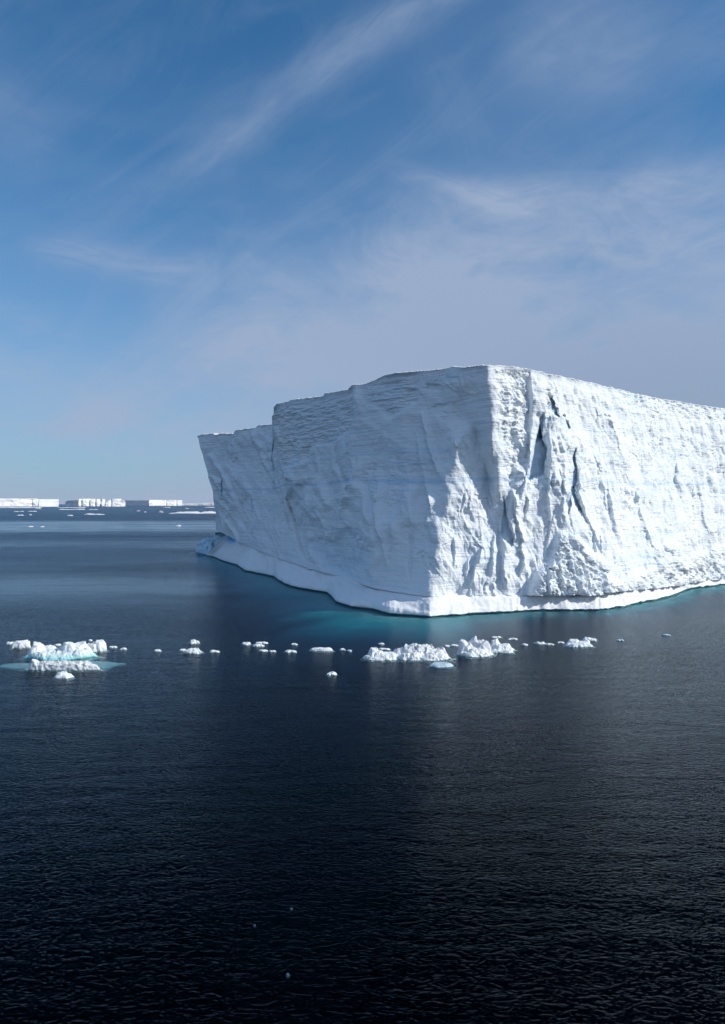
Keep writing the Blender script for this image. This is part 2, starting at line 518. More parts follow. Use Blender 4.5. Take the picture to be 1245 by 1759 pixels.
lev = [(0.0, [(340, 265), (400, 246), (470.5, 222), (471.5, 196), (605, 162), (690, 148), (780, 141), (838, 136.5), (850, 137.6), (912, 143), (960, 148.5),
              (1050, 165), (1150, 186), (1245, 203), (1400, 228), (1500, 246)]),
       (0.25, [(350, 262), (400, 246), (465, 222), (480, 196), (605, 160), (690, 147), (780, 140.6), (800, 140.2), (844, 136.4), (856, 138.0), (912, 142.5), (960, 147),
               (1050, 161), (1150, 181), (1245, 199), (1400, 226), (1500, 243)]),
       (0.33, [(354, 260), (400, 245), (463, 220), (484, 195), (605, 160), (700, 145.5), (770, 140.4), (783, 138.2), (806, 139.4), (818, 141), (845, 136.4), (860, 138.4), (912, 142.2),
                (960, 146), (1050, 159.5), (1150, 179), (1245, 197.5), (1400, 225), (1500, 242)]),
       (0.5, [(362, 258), (400, 244), (460, 218), (494, 192), (605, 159), (700, 143.2), (750, 139.6), (768, 137.3), (818, 139.2), (838, 141.6), (856, 136.9),
              (872, 139.2), (912, 142), (960, 144.5), (1050, 156), (1150, 174), (1245, 194), (1400, 222), (1500, 240)]),
       (0.75, [(376, 254), (407, 243), (458, 212), (520, 184), (594, 159), (651, 144.5), (700, 140.0), (738, 136.2), (752, 134.3), (840, 137.6), (856, 139.4), (868, 137.4),
               (880, 138.8), (912, 140.6), (960, 142), (1050, 148.5), (1150, 166), (1245, 189), (1400, 218), (1500, 236)]),
       (1.0, [(388, 250), (407, 243), (458, 207), (526, 180), (594, 158.7), (651, 142.5), (704, 134.6), (738, 131.2), (744, 131.4), (787, 134.5), (840, 135.6),
              (901, 138.0), (1006, 141), (1072, 145), (1129, 155), (1160, 163), (1195, 175.5), (1245, 185), (1400, 213), (1500, 232)])]
D = np.zeros_like(U)
Yp = ytop + (ybase - ytop) * V
Uj = U + (7 * perlin(Yp / 17.0, 0.4) + 4 * perlin(Yp / 6.0, 3.4) + 2 * perlin(Yp / 2.6, 8.0)) * np.exp(-((U - 765) / 32.0) ** 2) * sstep(0.22, 0.35, V)
Dl = [ip(l[1], Uj) for l in lev]
for i in range(len(lev) - 1):
    a, b = lev[i][0], lev[i + 1][0]
    msk = (V >= a) & (V <= b)
    tt = (V - a) / (b - a)
    D = np.where(msk, Dl[i] * (1 - tt) + Dl[i + 1] * tt, D)
Dk = D.copy()
D = blur(D, 2, 5)
jm = np.abs(U - 471) < 14
D = np.where(jm & (V < 0.22), Dk, D)
Yp = ytop + (ybase - ytop) * V
Z = CAMH - (Yp - HY) / F * D
blue = np.zeros_like(D)
cut = np.zeros_like(D)                                # metres pushed back along the line of depth


def feat(poly, depth, ru=1, rv=1, bl=0.0):
    global cut, blue
    mk = blur(inpoly(U, Yp, poly), ru, rv)
    cut = cut + mk * depth
    if bl:
        blue = blue + mk * bl
    return mk


def gash(poly, depth, ru=1, rv=1, bl=0.0, L=7.0):
    """hollow with a crisp right lip that shoals out to the left, with a ragged outline"""
    global cut, blue
    m_ = inpoly(U + wobU, Yp + wobY, poly)
    e_ = m_ * (1 - np.roll(m_, -1, axis=1))
    t_ = np.zeros_like(m_)
    run = np.zeros(m_.shape[0])
    dec = math.exp(-1.0 / L)
    for j in range(m_.shape[1] - 1, -1, -1):
        run = np.maximum(run * dec, e_[:, j])
        t_[:, j] = run
    mk = blur(0.42 * m_ + 0.58 * t_ * (0.25 + 0.75 * blur(m_, 5, 3)), 0.5 * ru, rv)
    cut = cut + mk * depth
    blue = blue + blur(m_, 1, 1) * bl
    return mk


wobU = 1.3 * perlin(U / 5.0, Yp / 7.0) + 0.8 * perlin(U / 2.0 + 9, Yp / 3.0)
wobY = 2.2 * perlin(U / 5.0 + 40, Yp / 9.0)
# crevices, hollows and broken scars of the sunlit wall
gash([(922, 734), (929, 752), (936, 774), (933, 800), (931, 817), (915, 820), (902, 827), (901, 813), (910, 785), (917, 750)], 4.2, 1, 2, 0.22)
gash([(922, 712), (925, 712), (928, 750), (916, 760), (919, 735)], 2.0, 1, 2, .2)
gash([(941, 681), (952, 703), (954, 716), (945, 712), (938, 707), (935, 702)], 3.2, 1, 1, 0.22)
gash([(962, 713), (970, 722), (977, 736), (965, 741), (954, 727)], 1.6, 1, 1, 0.08)
gash([(980, 770), (984, 795), (987, 819), (985, 845), (1000, 882), (987, 866), (980, 848), (973, 884), (971, 863), (977, 828)], 2.4, 1, 1, 0.25, 9)
gash([(1085, 836), (1098, 845), (1103, 867), (1090, 878), (1080, 858)], 0.9, 2, 2, 0.04, 10)
gash([(866, 862), (873, 906), (880, 926), (874, 940), (861, 918), (863, 884)], 2.6, 1, 3, 0.12, 8)
gash([(1236, 797), (1247, 797), (1247, 862), (1239, 872), (1233, 850)], 1.6, 2, 2, 0.08, 12)


def crest(pts, h, wl, wr):
    """fin standing out from the wall: steep on its left side, gentle on its right, tapering at both ends"""
    global cut
    us_ = [p[0] for p in pts]
    c0, c1 = max(0, int(min(us_) - 388 - wl - 60)), min(nu, int(max(us_) - 388 + wr + 8))
    if c1 - c0 < 3:
        return
    Yc, Uc = Yp[:, c0:c1], U[:, c0:c1]
    ys = np.array([p[1] for p in pts], float)
    y0, y1 = ys[0], ys[-1]
    uc = np.interp(Yc, ys, us_) + 1.6 * perlin(Yc / 9.0, pts[0][0] * 0.37) + 0.8 * perlin(Yc / 3.2, pts[0][0] * 0.11)
    tp = np.clip((Yc - y0) / (0.30 * (y1 - y0)), 0, 1) * np.clip((y1 - Yc) / (0.30 * (y1 - y0)), 0, 1)
    tp = tp * (3 - 2 * tp) * tp
    tu = Uc - uc
    pr = np.where(tu < 0, np.clip(1 + tu / wl, 0, 1) ** 1.3, np.clip(1 - tu / wr, 0, 1) ** 1.5)
    cut[:, c0:c1] -= h * tp * pr


for cr_ in [([(907, 725), (903, 790), (893, 850), (887, 905)], 1.9, 3.5, 13),
            ([(939, 735), (943, 790), (938, 850), (948, 925)], 1.5, 3, 18),
            ([(968, 770), (964, 850), (960, 900)], 1.0, 3, 12),
            ([(988, 780), (994, 850), (1012, 900), (1036, 965)], 1.3, 3, 18),
            ([(880, 835), (886, 890), (896, 930), (886, 960)], 1.5, 3, 9),
            ([(852, 900), (845, 940), (840, 1005)], 1.1, 3, 10),
            ([(829, 930), (815, 975), (806, 1016)], 1.5, 3, 12),
            ([(806, 955), (801, 975), (798, 995)], 0.8, 3, 8),
            ([(868, 930), (864, 970), (866, 1012)], 1.3, 3, 10),
            ([(893, 930), (899, 960), (890, 1000)], 1.3, 3, 10),
            ([(777, 915), (781, 945), (776, 980)], 0.6, 3, 12),
            ([(1037, 700), (1054, 745), (1066, 800)], 1.1, 4, 16),
            ([(1042, 800), (1040, 840), (1052, 900), (1056, 940)], 1.1, 3, 14),
            ([(1072, 800), (1092, 860), (1110, 920), (1140, 980)], 0.9, 3, 16),
            ([(1150, 740), (1163, 820), (1180, 890)], 0.9, 4, 18),
            ([(1190, 800), (1205, 870), (1222, 940)], 1.0, 4, 18),
            ([(900, 840), (905, 870), (901, 900)], 0.9, 2.5, 7)]:
    crest(cr_[0], cr_[1] * 0.88, cr_[2] * 1.5, cr_[3] * 1.15)
rs_ = np.random.RandomState(11)
for _ in range(64):
    u_, y_ = rs_.uniform(915, 1490), rs_.uniform(690, 960)
    ln_ = rs_.uniform(25, 110) * (0.6 + 0.4 * (y_ > 780))
    tl = rs_.normal(0.16, 0.16)
    h_ = rs_.uniform(0.25, 0.75)
    crest([(u_, y_), (u_ + tl * ln_ * 0.5 + rs_.normal(0, 2), y_ + ln_ * 0.5), (u_ + tl * ln_, y_ + ln_)], h_, rs_.uniform(2.5, 6.0), rs_.uniform(8, 26) * (0.6 + h_))
for _ in range(26):
    u_, y_ = rs_.uniform(400, 740), rs_.uniform(690, 880)
    ln_ = rs_.uniform(60, 190)
    tl = rs_.choice([rs_.normal(0.22, 0.1), rs_.normal(-0.30, 0.12)])
    crest([(u_, y_), (u_ + tl * ln_ * 0.5 + rs_.normal(0, 3), y_ + ln_ * 0.5), (u_ + tl * ln_, y_ + ln_)], rs_.uniform(0.6, 2.1), rs_.uniform(2, 5), rs_.uniform(12, 40))
# broad smooth fins between hollows (pushed toward the sea)
feat([(940, 690), (990, 730), (1010, 800), (1015, 930), (960, 905), (945, 820), (936, 760)], -1.6, 5, 8)
feat([(1040, 705), (1075, 740), (1085, 830), (1060, 860), (1045, 790)], -1.2, 5, 8)
feat([(868, 640), (905, 650), (906, 780), (880, 830), (868, 800)], 0.9, 2, 3)
feat([(876, 800), (895, 800), (893, 850), (880, 930), (873, 900)], -1.4, 3, 6)
rub = feat([(949, 950), (957, 914), (980, 918), (1006, 945), (1041, 971), (1056, 1006), (1048, 1026), (905, 1026), (918, 985), (944, 967)], -2.2, 5, 7)
rub2 = feat([(1040, 1000), (1100, 985), (1135, 965), (1190, 955), (1245, 935), (1400, 920), (1500, 920), (1500, 990), (1400, 1000), (1245, 1010), (1100, 1030), (1040, 1030)], -0.9, 6, 5)
rubc = feat([(1120, 940), (1150, 930), (1170, 950), (1180, 975), (1140, 985), (1118, 965)], -0.8, 3, 4)
scar = feat([(846, 634), (909, 640), (908, 718), (903, 745), (905, 800), (885, 850), (868, 830), (858, 740), (850, 690)], 0.6, 1, 2)
scar2 = feat([(1060, 672), (1250, 700), (1400, 716), (1400, 745), (1250, 730), (1150, 716), (1070, 700)], 0.4, 4, 4)
lineu = np.interp(Yp, [700, 740, 789, 857, 951, 975], [471, 472, 481, 496, 526, 536]) + 1.5 * perlin(Yp / 9.0, 2.2)
cut += 5.0 * np.exp(-(lineu - U).clip(0, 200) / 30.0) * (U < lineu) * sstep(0.16, 0.30, V) * sstep(1.0, 0.8, V)
linev = np.interp(Yp, [664, 692, 740, 762, 800], [608, 611, 605, 590, 575]) + 1.2 * perlin(Yp / 7.0, 5.2)
cut += 1.6 * np.exp(-(linev - U).clip(0, 200) / 25.0) * (U < linev) * sstep(0.0, 0.04, V) * sstep(0.45, 0.3, V)
# features of the shaded wall
strat = feat([(498, 682), (607, 660), (611, 690), (606, 738), (572, 762), (541, 766), (526, 796), (488, 804), (475, 751), (473, 694)], 1.6, 2, 2)
strat2 = feat([(608, 655), (720, 640), (715, 690), (670, 720), (650, 700), (625, 690)], 0.8, 3, 3)
strat3 = feat([(605, 815), (690, 780), (750, 790), (755, 840), (700, 870), (640, 870)], 0.5, 8, 6)
feat([(530, 930), (552, 922), (575, 930), (600, 905), (625, 930), (632, 968), (600, 990), (560, 975)], 2.2, 5, 4, 0.10)
feat([(495, 857), (505, 840), (522, 900), (535, 955), (523, 955)], 2.4, 3, 4, 0.0)
feat([(590, 820), (602, 822), (610, 850), (600, 850)], 1.0, 2, 3)
gash([(717, 952), (731, 945), (732, 948), (719, 957)], 0.7, 1, 1)
feat([(706, 920), (712, 920), (708, 990), (704, 990)], 0.7, 1, 3)
feat([(790, 650), (800, 720), (786, 760), (776, 730)], 0.6, 4, 5)
feat([(655, 660), (690, 656), (690, 670), (672, 680), (660, 668)], 0.6, 2, 1)
feat([(735, 660), (760, 662), (756, 672), (732, 670)], 0.7, 2, 1)
feat([(400, 890), (428, 850), (440, 800), (446, 800), (436, 860), (410, 915)], 1.4, 4, 5)
feat([(378.5, 806), (380.5, 812), (385.8, 826), (383.6, 845), (384, 862), (382.4, 845), (384, 826)], 1.0, 0, 1, 0.8)
feat([(432.6, 856), (434, 858), (436, 868), (434.6, 882), (434, 870)], 1.0, 0, 1, 0.7)

D2 = D + cut
X = (U - CX) / F * D2
Y = D2
Z = CAMH - (Yp - HY) / F * D2
# plan normal of the smooth wall (toward the sea)
Xs, Ys = blur((U - CX) / F * D, 8, 20), blur(D, 8, 20)
tx, ty = np.gradient(Xs, axis=1), np.gradient(Ys, axis=1)
ln = np.sqrt(tx * tx + ty * ty) + 1e-9
nx, ny = ty / ln, -tx / ln
Sarc = np.cumsum(ln, axis=1)
SA = blur(Sarc[NV // 2:NV // 2 + 1, :] + 0 * Sarc, 1, 0)
# which side: 0 shaded wall, 1 sunlit wall
side = np.maximum(sstep(838, 850, U), sstep(-4, 10, U - np.interp(Yp, [720, 770, 830, 920, 1020], [790, 778, 768, 752, 742])) * sstep(0.24, 0.32, V))
edge = np.clip(np.minimum(V * 14, 1), 0, 1)
n = np.zeros_like(D)
flute = ridged(SA / 9 + 0.05 * Z, Z / 34, oct=4, gain=0.55)
n += side * 0.40 * flute * edge
n += (1 - side) * 0.30 * ridged(SA / 26 + 0.08 * Z, Z / 40 + 4, oct=3) * edge
n += 0.35 * fbm(SA / 7, Z / 5, 2.2 + 0 * Z, oct=5, gain=0.55) * (0.45 + 0.55 * side) * edge
wz = Z + 1.2 * perlin(SA / 30, Z / 12)
lines = perlin(wz * 1.15, SA / 55) + 0.6 * perlin(wz * 2.6, SA / 30 + 7)
n += 0.08 * lines * (0.5 + 0.9 * np.clip(strat + strat2 + 0.8 * strat3, 0, 1)) * (1 - 0.6 * side) * edge
ledge = np.floor(wz * 0.55 + 0.5 * perlin(SA / 8, Z / 9)) - wz * 0.55
n += (0.12 * ledge + 0.32 * fbm(SA / 4.5, wz / 0.55, oct=4, gain=0.6)) * np.clip(strat + strat2 + 0.5 * strat3 + 0.4 * scar, 0, 1) * edge
n += 0.05 * (1 - side) * fbm(SA / 5, wz / 0.6, oct=3) * edge
n += (0.34 * scar + 0.38 * scar2) * fbm(SA / 1.9, Z / 1.1, oct=4, gain=0.6)
n += 0.55 * scar * ridged(SA / 2.6 + Z / 9, Z / 5.5 + SA / 14, oct=4, gain=0.55) * sstep(-0.5, 0.4, fbm(SA / 4, Z / 6, oct=2))
wr = (worley(SA / 2.9 + 0.7 * perlin(SA / 3, Z / 3), Z / 2.1 + SA * .2) + 0.55 * worley(SA / 1.2 + 0.5 * perlin(SA / 2, Z / 2) + 4, Z / 1.0 + SA * .3) * (0.4 + sstep(-0.3, 0.5, perlin(SA / 3 + 7, Z / 3))) + 0.3 * worley(SA / 0.5 + 9, Z / 0.5))
rough_area = np.clip(rub * 1.2 + rub2 * 0.8 + rubc * 0.9, 0, 1.3)
n += 0.85 * wr * rough_area
f1 = SA / 5.5 + 1.6 * fbm(SA / 9 + 3, Z / 17, oct=4, gain=0.55)
saw = 1 - (f1 - np.floor(f1))
n += side * 0.75 * blur(saw, 0.5, 2) * sstep(0.05, 0.75, fbm(SA / 11 + 21, Z / 9, oct=3)) * edge
f2 = SA / 2.1 + 1.3 * fbm(SA / 4 + 13, Z / 7, oct=4, gain=0.6) + Z / 9
saw2 = 1 - (f2 - np.floor(f2))
n += side * 0.34 * saw2 * sstep(0.0, 0.7, fbm(SA / 7 + 61, Z / 6, oct=3)) * edge
f3 = SA / 13 + 1.2 * fbm(SA / 20 + 3, Z / 25 + 8, oct=4) + Z / 30
saw3 = f3 - np.floor(f3)
n += (1 - side) * 1.6 * blur(np.minimum(saw3, (1 - saw3) * 6), 1, 2) * sstep(-0.1, 0.6, fbm(SA / 22 + 9, Z / 16, oct=3)) * edge
n += (1 - side) * 0.22 * fbm(SA / 2.5, Z / 2.0 + SA / 9, oct=4, gain=0.6) * sstep(0.1, 0.7, fbm(SA / 12 + 5, Z / 10, oct=3))
wx_, wy_ = 1.3 * perlin(SA / 5, Z / 5), 1.3 * perlin(SA / 5 + 30, Z / 5)
frac = worley((SA + wx_) / 4.2 + Z / 26, (Z + wy_) / 6.5 + SA / 30) + 0.5 * worley((SA + wx_) / 1.7 + 8 + Z / 14, (Z + wy_) / 2.6)
n += (0.55 * side + 0.55 * (1 - side)) * frac * sstep(-0.15, 0.65, fbm(SA / 13 + 31, Z / 10 + 5, oct=3)) * edge * (1 - rough_area.clip(0, 1))
frac2 = worley((SA + wy_) / 0.9 + Z / 9, (Z + wx_) / 1.3)
n += 0.22 * side * frac2 * sstep(0.05, 0.6, fbm(SA / 6 + 71, Z / 6 + 5, oct=3)) * edge
# random shallow scallops over the lit wall
sc = fbm(SA / 3.2 + 40, Z / 6.5 + SA / 11, oct=3)
n -= side * 0.55 * sstep(0.35, 0.85, sc) * (1 - rough_area.clip(0, 1))
n += side * 0.25 * worley(SA / 2.4 + 5 + 0.8 * perlin(SA / 2, Z / 4), Z / 3.6) * sstep(930, 1050, U)
# blue melt band, thin, along an old layer
blue += 0.05 * np.clip(lines, 0, 1) * np.clip(strat + strat2 + strat3, 0, 1)
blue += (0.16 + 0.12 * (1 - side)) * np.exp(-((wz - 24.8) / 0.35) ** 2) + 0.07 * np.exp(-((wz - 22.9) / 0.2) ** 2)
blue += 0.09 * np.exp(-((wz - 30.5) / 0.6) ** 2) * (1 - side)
blue += 0.03
# rim lip: a small cornice at the very top
n += 0.35 * np.exp(-V * 90) * (1 + perlin(SA / 2.0, 1.5))
X += nx * n
Y += ny * n

berg = thing('iceberg', 'huge flat-topped white iceberg with a shaded left cliff and a sunlit right cliff', 'iceberg', (24.0, 131.0, 0.0))
OFF = np.array([24.0, 131.0, 0.0])


def local(P):
    return np.asarray(P, float).reshape(-1, 3) - OFF


P = np.stack([X, Y, Z], -1)
# continue the wall round the hidden side so the berg is a closed body
back = [(-62, 330), (-66, 420), (-20, 520), (120, 560), (260, 500), (300, 360), (262, 296), (214, 262)]
nb = 120
start, end = P[:, 0, :], P[:, -1, :]
bx = [end[0, 0]] + [b[0] for b in back[::-1]] + [start[0, 0]]
by = [end[0, 1]] + [b[1] for b in back[::-1]] + [start[0, 1]]
seg = np.r_[0, np.cumsum(np.hypot(np.diff(bx), np.diff(by)))]
q = np.linspace(0, seg[-1], nb + 2)[1:-1]
Bx, By = np.interp(q, seg, bx), np.interp(q, seg, by)
tq = (q / seg[-1])[None, :]
vv = V[:, :1]
BX = Bx[None, :] + 2.0 * perlin(q[None, :] / 25, vv * 3) + vv * 0
BY = By[None, :] + 2.0 * perlin(q[None, :] / 25 + 30, vv * 3) + vv * 0
w0, w1_ = np.clip(1 - q / 40, 0, 1)[None, :], np.clip(1 - (seg[-1] - q) / 40, 0, 1)[None, :]
BX = BX + w0 * (end[:, 0:1] - end[0, 0]) + w1_ * (start[:, 0:1] - start[0, 0])
BY = BY + w0 * (end[:, 1:2] - end[0, 1]) + w1_ * (start[:, 1:2] - start[0, 1])
zt = end[0, 2] * (1 - tq) + start[0, 2] * tq
zb = end[-1, 2] * (1 - tq) + start[-1, 2] * tq
BZ = zt * (1 - vv) + zb * vv
full = np.concatenate([P, np.stack([BX, BY, BZ], -1)], axis=1)
bl_full = np.concatenate([blue, np.full((NV, nb), 0.05)], axis=1)
nc = full.shape[1]
link_mesh('cliff', local(full), grid_faces(NV, nc, wrap=True), M_CLIFF, berg, attrs={'blue': bl_full})

# snow cap: rings from the rim inward
rim = full[0].copy()
cen = np.array([70.0, 330.0])
rings = []
for k, f in enumerate([0.0, 0.0015, 0.004, 0.01, 0.02, 0.04, 0.08, 0.16, 0.3, 0.5, 0.75, 1.0]):
    r = rim.copy()
    r[:, :2] = r[:, :2] * (1 - f) + cen * f
    r[:, 2] = r[:, 2] * (1 - min(1, f * 6)) + 46.0 * min(1, f * 6) + [0.003, 0.14, 0.2, 0.15, 0, -0.2, -0.5, -0.5, 0, 0, 0, 0][k]
    if 0 < k < 6:
        r[:, 2] += 0.12 * perlin(np.arange(nc) * 0.35, k * 1.7)
    rings.append(r)
rings = np.array(rings)
link_mesh('snow_cap', local(rings), grid_faces(len(rings), nc, wrap=True, flip=True), M_SNOW, berg)

# ice foot: the wave-cut ledge round the waterline
foot_pts = [(352, 955), (365, 958), (385, 966), (408, 972), (420, 982), (445, 987), (469, 992), (478, 998), (496, 1008), (520, 1013), (562, 1020.5),
            (569, 1028), (576, 1036), (602, 1045), (639, 1049), (655, 1054), (670, 1057.4), (700, 1058.8), (738, 1061.4), (770, 1059.5), (805, 1056.6), (865, 1053.5), (928, 1050), (985, 1049.8),
            (1037, 1048.8), (1072, 1043), (1095, 1037.5), (1129, 1031), (1160, 1022.5), (1180, 1014), (1200, 1010), (1245, 1005), (1400, 984), (1500, 973)]
fu = cols - np.clip((470 - cols) / 82.0, 0, 1) * 34
ffy = ip(foot_pts, fu) + 0.6 * perlin(fu * 0.035, 0.5) + 0.22 * perlin(fu * 0.13, 6.5)
fD = CAMH * F / (ffy - HY)
fX = (fu - CX) / F * fD
inner = np.stack([(U[-1] - CX) / F * D[-1], D[-1], CAMH - (ybase[0] - HY) / F * D[-1]], -1)
nx1, ny1 = nx[-1], ny[-1]
nxf, nyf = blur(nx[-1:], 10, 0)[0], blur(ny[-1:], 10, 0)[0]
lnf = np.hypot(nxf, nyf)
nxf, nyf = nxf / lnf, nyf / lnf
sarc = SA[0]
rt = sstep(690, 760, cols)                              # 0 = broad sloping skirt, 1 = thick rounded lip
prof = []
NW = 46
for k in range(NW):
    wv_ = k / (NW - 1)
    x = inner[:, 0] * (1 - wv_) + fX * wv_
    y = inner[:, 1] * (1 - wv_) + fD * wv_
    zin = inner[:, 2]
    lip = np.minimum(zin * 0.85, 1.25 + 0.5 * perlin(sarc / 9, 2.0))
    zl = zin * (1 - wv_) ** 1.25 + lip * (1 - (1 - wv_) ** 1.25) + 0.5 * np.sin(math.pi * wv_) * 0.6
    zl = np.where(wv_ > 0.90, zl * (1 - ((wv_ - 0.90) / 0.10) ** 3 * 0.55), zl)
    zr = zin - 0.35 * math.exp(-wv_ * 14) + 0.25 * math.sin(min(1, wv_ * 1.6) * math.pi) - (zin - 0.35) * wv_ ** 1.8
    z = zl * (1 - rt) + zr * rt
    amp_ = min(1, wv_ * 6)
    z = z + amp_ * (0.16 * fbm(sarc / 5.0, wv_ * 3 + 0 * sarc, oct=2) + (0.05 + rt * 0.10) * fbm(sarc / 1.6, wv_ * 3 + 3 + 0 * sarc, oct=3))
    z = np.maximum(z, 0.15)
    lump = 0.3 * amp_ * fbm(sarc / 4.5, wv_ * 1.5 + 8 + 0 * sarc, oct=3, gain=0.35)
    x, y = x + nxf * lump, y + nyf * lump
    prof.append(np.stack([x, y, z], -1))
lipp = prof[-1].copy()
under_in = 0.9 + 0.5 * (1 - rt)
for off, z in ((-0.05, 0.42), (-0.3, 0.36), (-1.0, 0.32), (-1.5, 0.0), (-1.6, -0.9)):
    p = lipp.copy()
    p[:, 0] += nxf * off * under_in
    p[:, 1] += nyf * off * under_in
    p[:, 2] = np.minimum(lipp[:, 2], z) if z > 0.1 else z
    prof.append(p)
prof = np.array(prof)
# tuck the inner edge under the cliff
tuck = prof[0].copy()
tuck[:, 0] -= nxf * 2.0
tuck[:, 1] -= nyf * 2.0
tuck[:, 2] -= 0.3
prof = np.concatenate([tuck[None], prof], 0)
fb = np.zeros(prof.shape[:2])
fb[:] = 0.02
fb += np.exp(-((cols[None, :] - 1037) / 3.5) ** 2) * np.exp(-((np.arange(prof.shape[0])[:, None] - 9) / 6.0) ** 2) * 1.3
fb += np.exp(-((cols[None, :] - 1186) / 3.0) ** 2) * np.exp(-((np.arange(prof.shape[0])[:, None] - 6) / 8.0) ** 2) * 1.2
fb += np.exp(-((cols[None, :] - 399) / 9.0) ** 2) * np.exp(-(np.arange(prof.shape[0])[:, None] / 9.0) ** 2) * 1.3
fb[-4:, :] = 0.35
link_mesh('ice_foot', local(prof), grid_faces(prof.shape[0], nu), M_FOOT, berg, attrs={'blue': fb})

# submerged shelf: seen turquoise through the water
sh = []
ext = np.interp(cols, [388, 500, 650, 745, 800, 880, 1040, 1100, 1500], [7, 12, 15, 11, 3.5, 1.6, 1.6, 3.5, 4.5])
wob = 1 + 0.35 * fbm(sarc / 14, 3.3 + 0 * sarc, oct=3)
for e, z in ((-2.2, -0.5), (0.15, -0.85), (0.45, -2.2), (0.8, -4.0), (1.15, -7.5), (1.5, -14), (1.7, -24), (0.5, -50)):
    p = lipp.copy()
    o = e if e < 0 else e * ext * wob
    p[:, 0] += nxf * o
    p[:, 1] += nyf * o
    p[:, 2] = z + 0.25 * fbm(sarc / 6, e + 0 * sarc, oct=2)
    sh.append(p)
sh = np.array(sh)
fine = []
for i in range(len(sh) - 1):
    for k in range(5):
        fine.append(sh[i] * (1 - k / 5) + sh[i + 1] * (k / 5))
fine.append(sh[-1])
fine = np.array(fine)
fine[:, :, :2] = np.where(np.isfinite(fine[:, :, :2]), fine[:, :, :2], 0)
link_mesh('submerged_shelf', local(fine), grid_faces(len(fine), nu), M_SUB, berg)


# ------------------------------------------------------------------ lump builder (floes, bits, blue lump)
def world_at(px_, py_, d=None, z=0.0):
    """point at column px_, row py_ on height z (or at distance d)"""
    if d is None:
        d = (CAMH - z) * F / (py_ - HY)
    return (px_ - CX) / F * d, d, CAMH - (py_ - HY) / F * d


def lump_mesh(name, cx, cy, a, b, bumps, free, seed, mat, parent=None, org=None, rug=0.25, rscale=1.2, nr=None, na=None,
              skirt=0.25, depth=1.2, rot=0.0, irr=0.25, bluef=None, bluek=0.0):
    big = max(a, b)
    na = na or int(min(260, max(40, 2 * math.pi * big / 0.09)))
    nr = nr or int(min(90, max(10, big / 0.09)))
    th = np.linspace(0, 2 * math.pi, na, endpoint=False)[None, :]
    rr = np.linspace(0, 1, nr)[:, None] ** 0.8
    irrn = 1 + irr * fbm(np.cos(th) * 1.3 + seed, np.sin(th) * 1.3 + seed * 0.7, oct=4, gain=0.6)
    ex = np.sign(np.cos(th)) * np.abs(np.cos(th)) ** 0.85
    ey = np.sign(np.sin(th)) * np.abs(np.sin(th)) ** 0.85
    x = rr * ex * a * irrn
    y = rr * ey * b * irrn
    h = free * (1 - rr ** 6) + 0 * x
    for (bx_, by_, br, bh) in bumps:
        ang = (seed * 7.3 + bx_ * 5.1) % math.pi
        qx = ((x - bx_) * math.cos(ang) + (y - by_) * math.sin(ang)) / br
        qy = (-(x - bx_) * math.sin(ang) + (y - by_) * math.cos(ang)) / br
        qx = qx + 0.25 * perlin(x / br + seed, y / br + bx_)
        dd = np.maximum(np.maximum(np.abs(qx), np.abs(qy)), 0.74 * np.abs(qx + 0.9 * qy)) / 1.25 + 0.10 * fbm(x / br + seed, y / br + bx_, oct=3)
        h = np.maximum(h, bh * np.clip((1.05 - dd) * 1.9, 0, 1) * (1 + 0.16 * np.clip(qx, -1.2, 1.2) - 0.12))
    rimf = np.clip((1 - rr) * 9, 0, 1) ** 0.5
    h = h * (0.12 + 0.88 * rimf)
    h = h + rimf * rug * (0.6 * fbm(x / rscale + seed, y / rscale, h, oct=5, gain=0.6) + 0.9 * worley(x / (rscale * 1.1) + seed, y / (rscale * 1.1)) + 0.5 * worley(x / (rscale * 0.4) + seed, y / (rscale * 0.4)))
    h = np.maximum(h, 0.03)
    dx = rug * 0.9 * fbm(x / rscale, h / rscale + 9, y / rscale + seed, oct=4, gain=0.6)
    dy = rug * 0.9 * fbm(x / rscale + 30, h / rscale, y / rscale + seed, oct=4, gain=0.6)
    x, y = x + dx, y + dy
    P0 = np.stack([x, y, h], -1)
    rimp = P0[-1].copy()
    ext_ = []
    for s_, z_ in ((0.97, 0.0), (0.93, -0.1), (1.0 + skirt * 0.6, -0.22 * depth), (1.0 + skirt, -0.45 * depth), (0.9, -depth), (0.05, -depth * 1.15)):
        p = rimp.copy()
        p[:, :2] *= s_
        p[:, 2] = z_
        ext_.append(p)
    P0 = np.concatenate([P0, np.array(ext_)], 0)
    c_, s_ = math.cos(rot), math.sin(rot)
    xx = P0[..., 0] * c_ - P0[..., 1] * s_ + cx
    yy = P0[..., 0] * s_ + P0[..., 1] * c_ + cy
    P0[..., 0], P0[..., 1] = xx, yy
    o = np.array([cx, cy, 0.0]) if org is None else np.array(org)
    bl = np.zeros(P0.shape[:2]) + 0.02
    if bluef is not None:
        bl = bl + bluef(P0)
    bl[:-6] += bluek * np.exp(-np.maximum(P0[:-6, :, 2] - 0.1, 0) / 0.35)
    bl[-6:-3] = 0.35
    ob = link_mesh(name, (P0 - o).reshape(-1, 3), grid_faces(P0.shape[0], na, wrap=True), mat, parent, attrs={'blue': bl})
    if parent is None:
        ob.location = o
    return ob


# pale blue lump and deep blue hollow at the far left end of the ledge
bxw, byw, _ = world_at(374, 951)
bxw, byw = bxw - 1.0, byw + 6


def deep(P0):
    uu = CX + P0[..., 0] / P0[..., 1] * F
    return 0.05 + 1.0 * sstep(382, 392, uu)


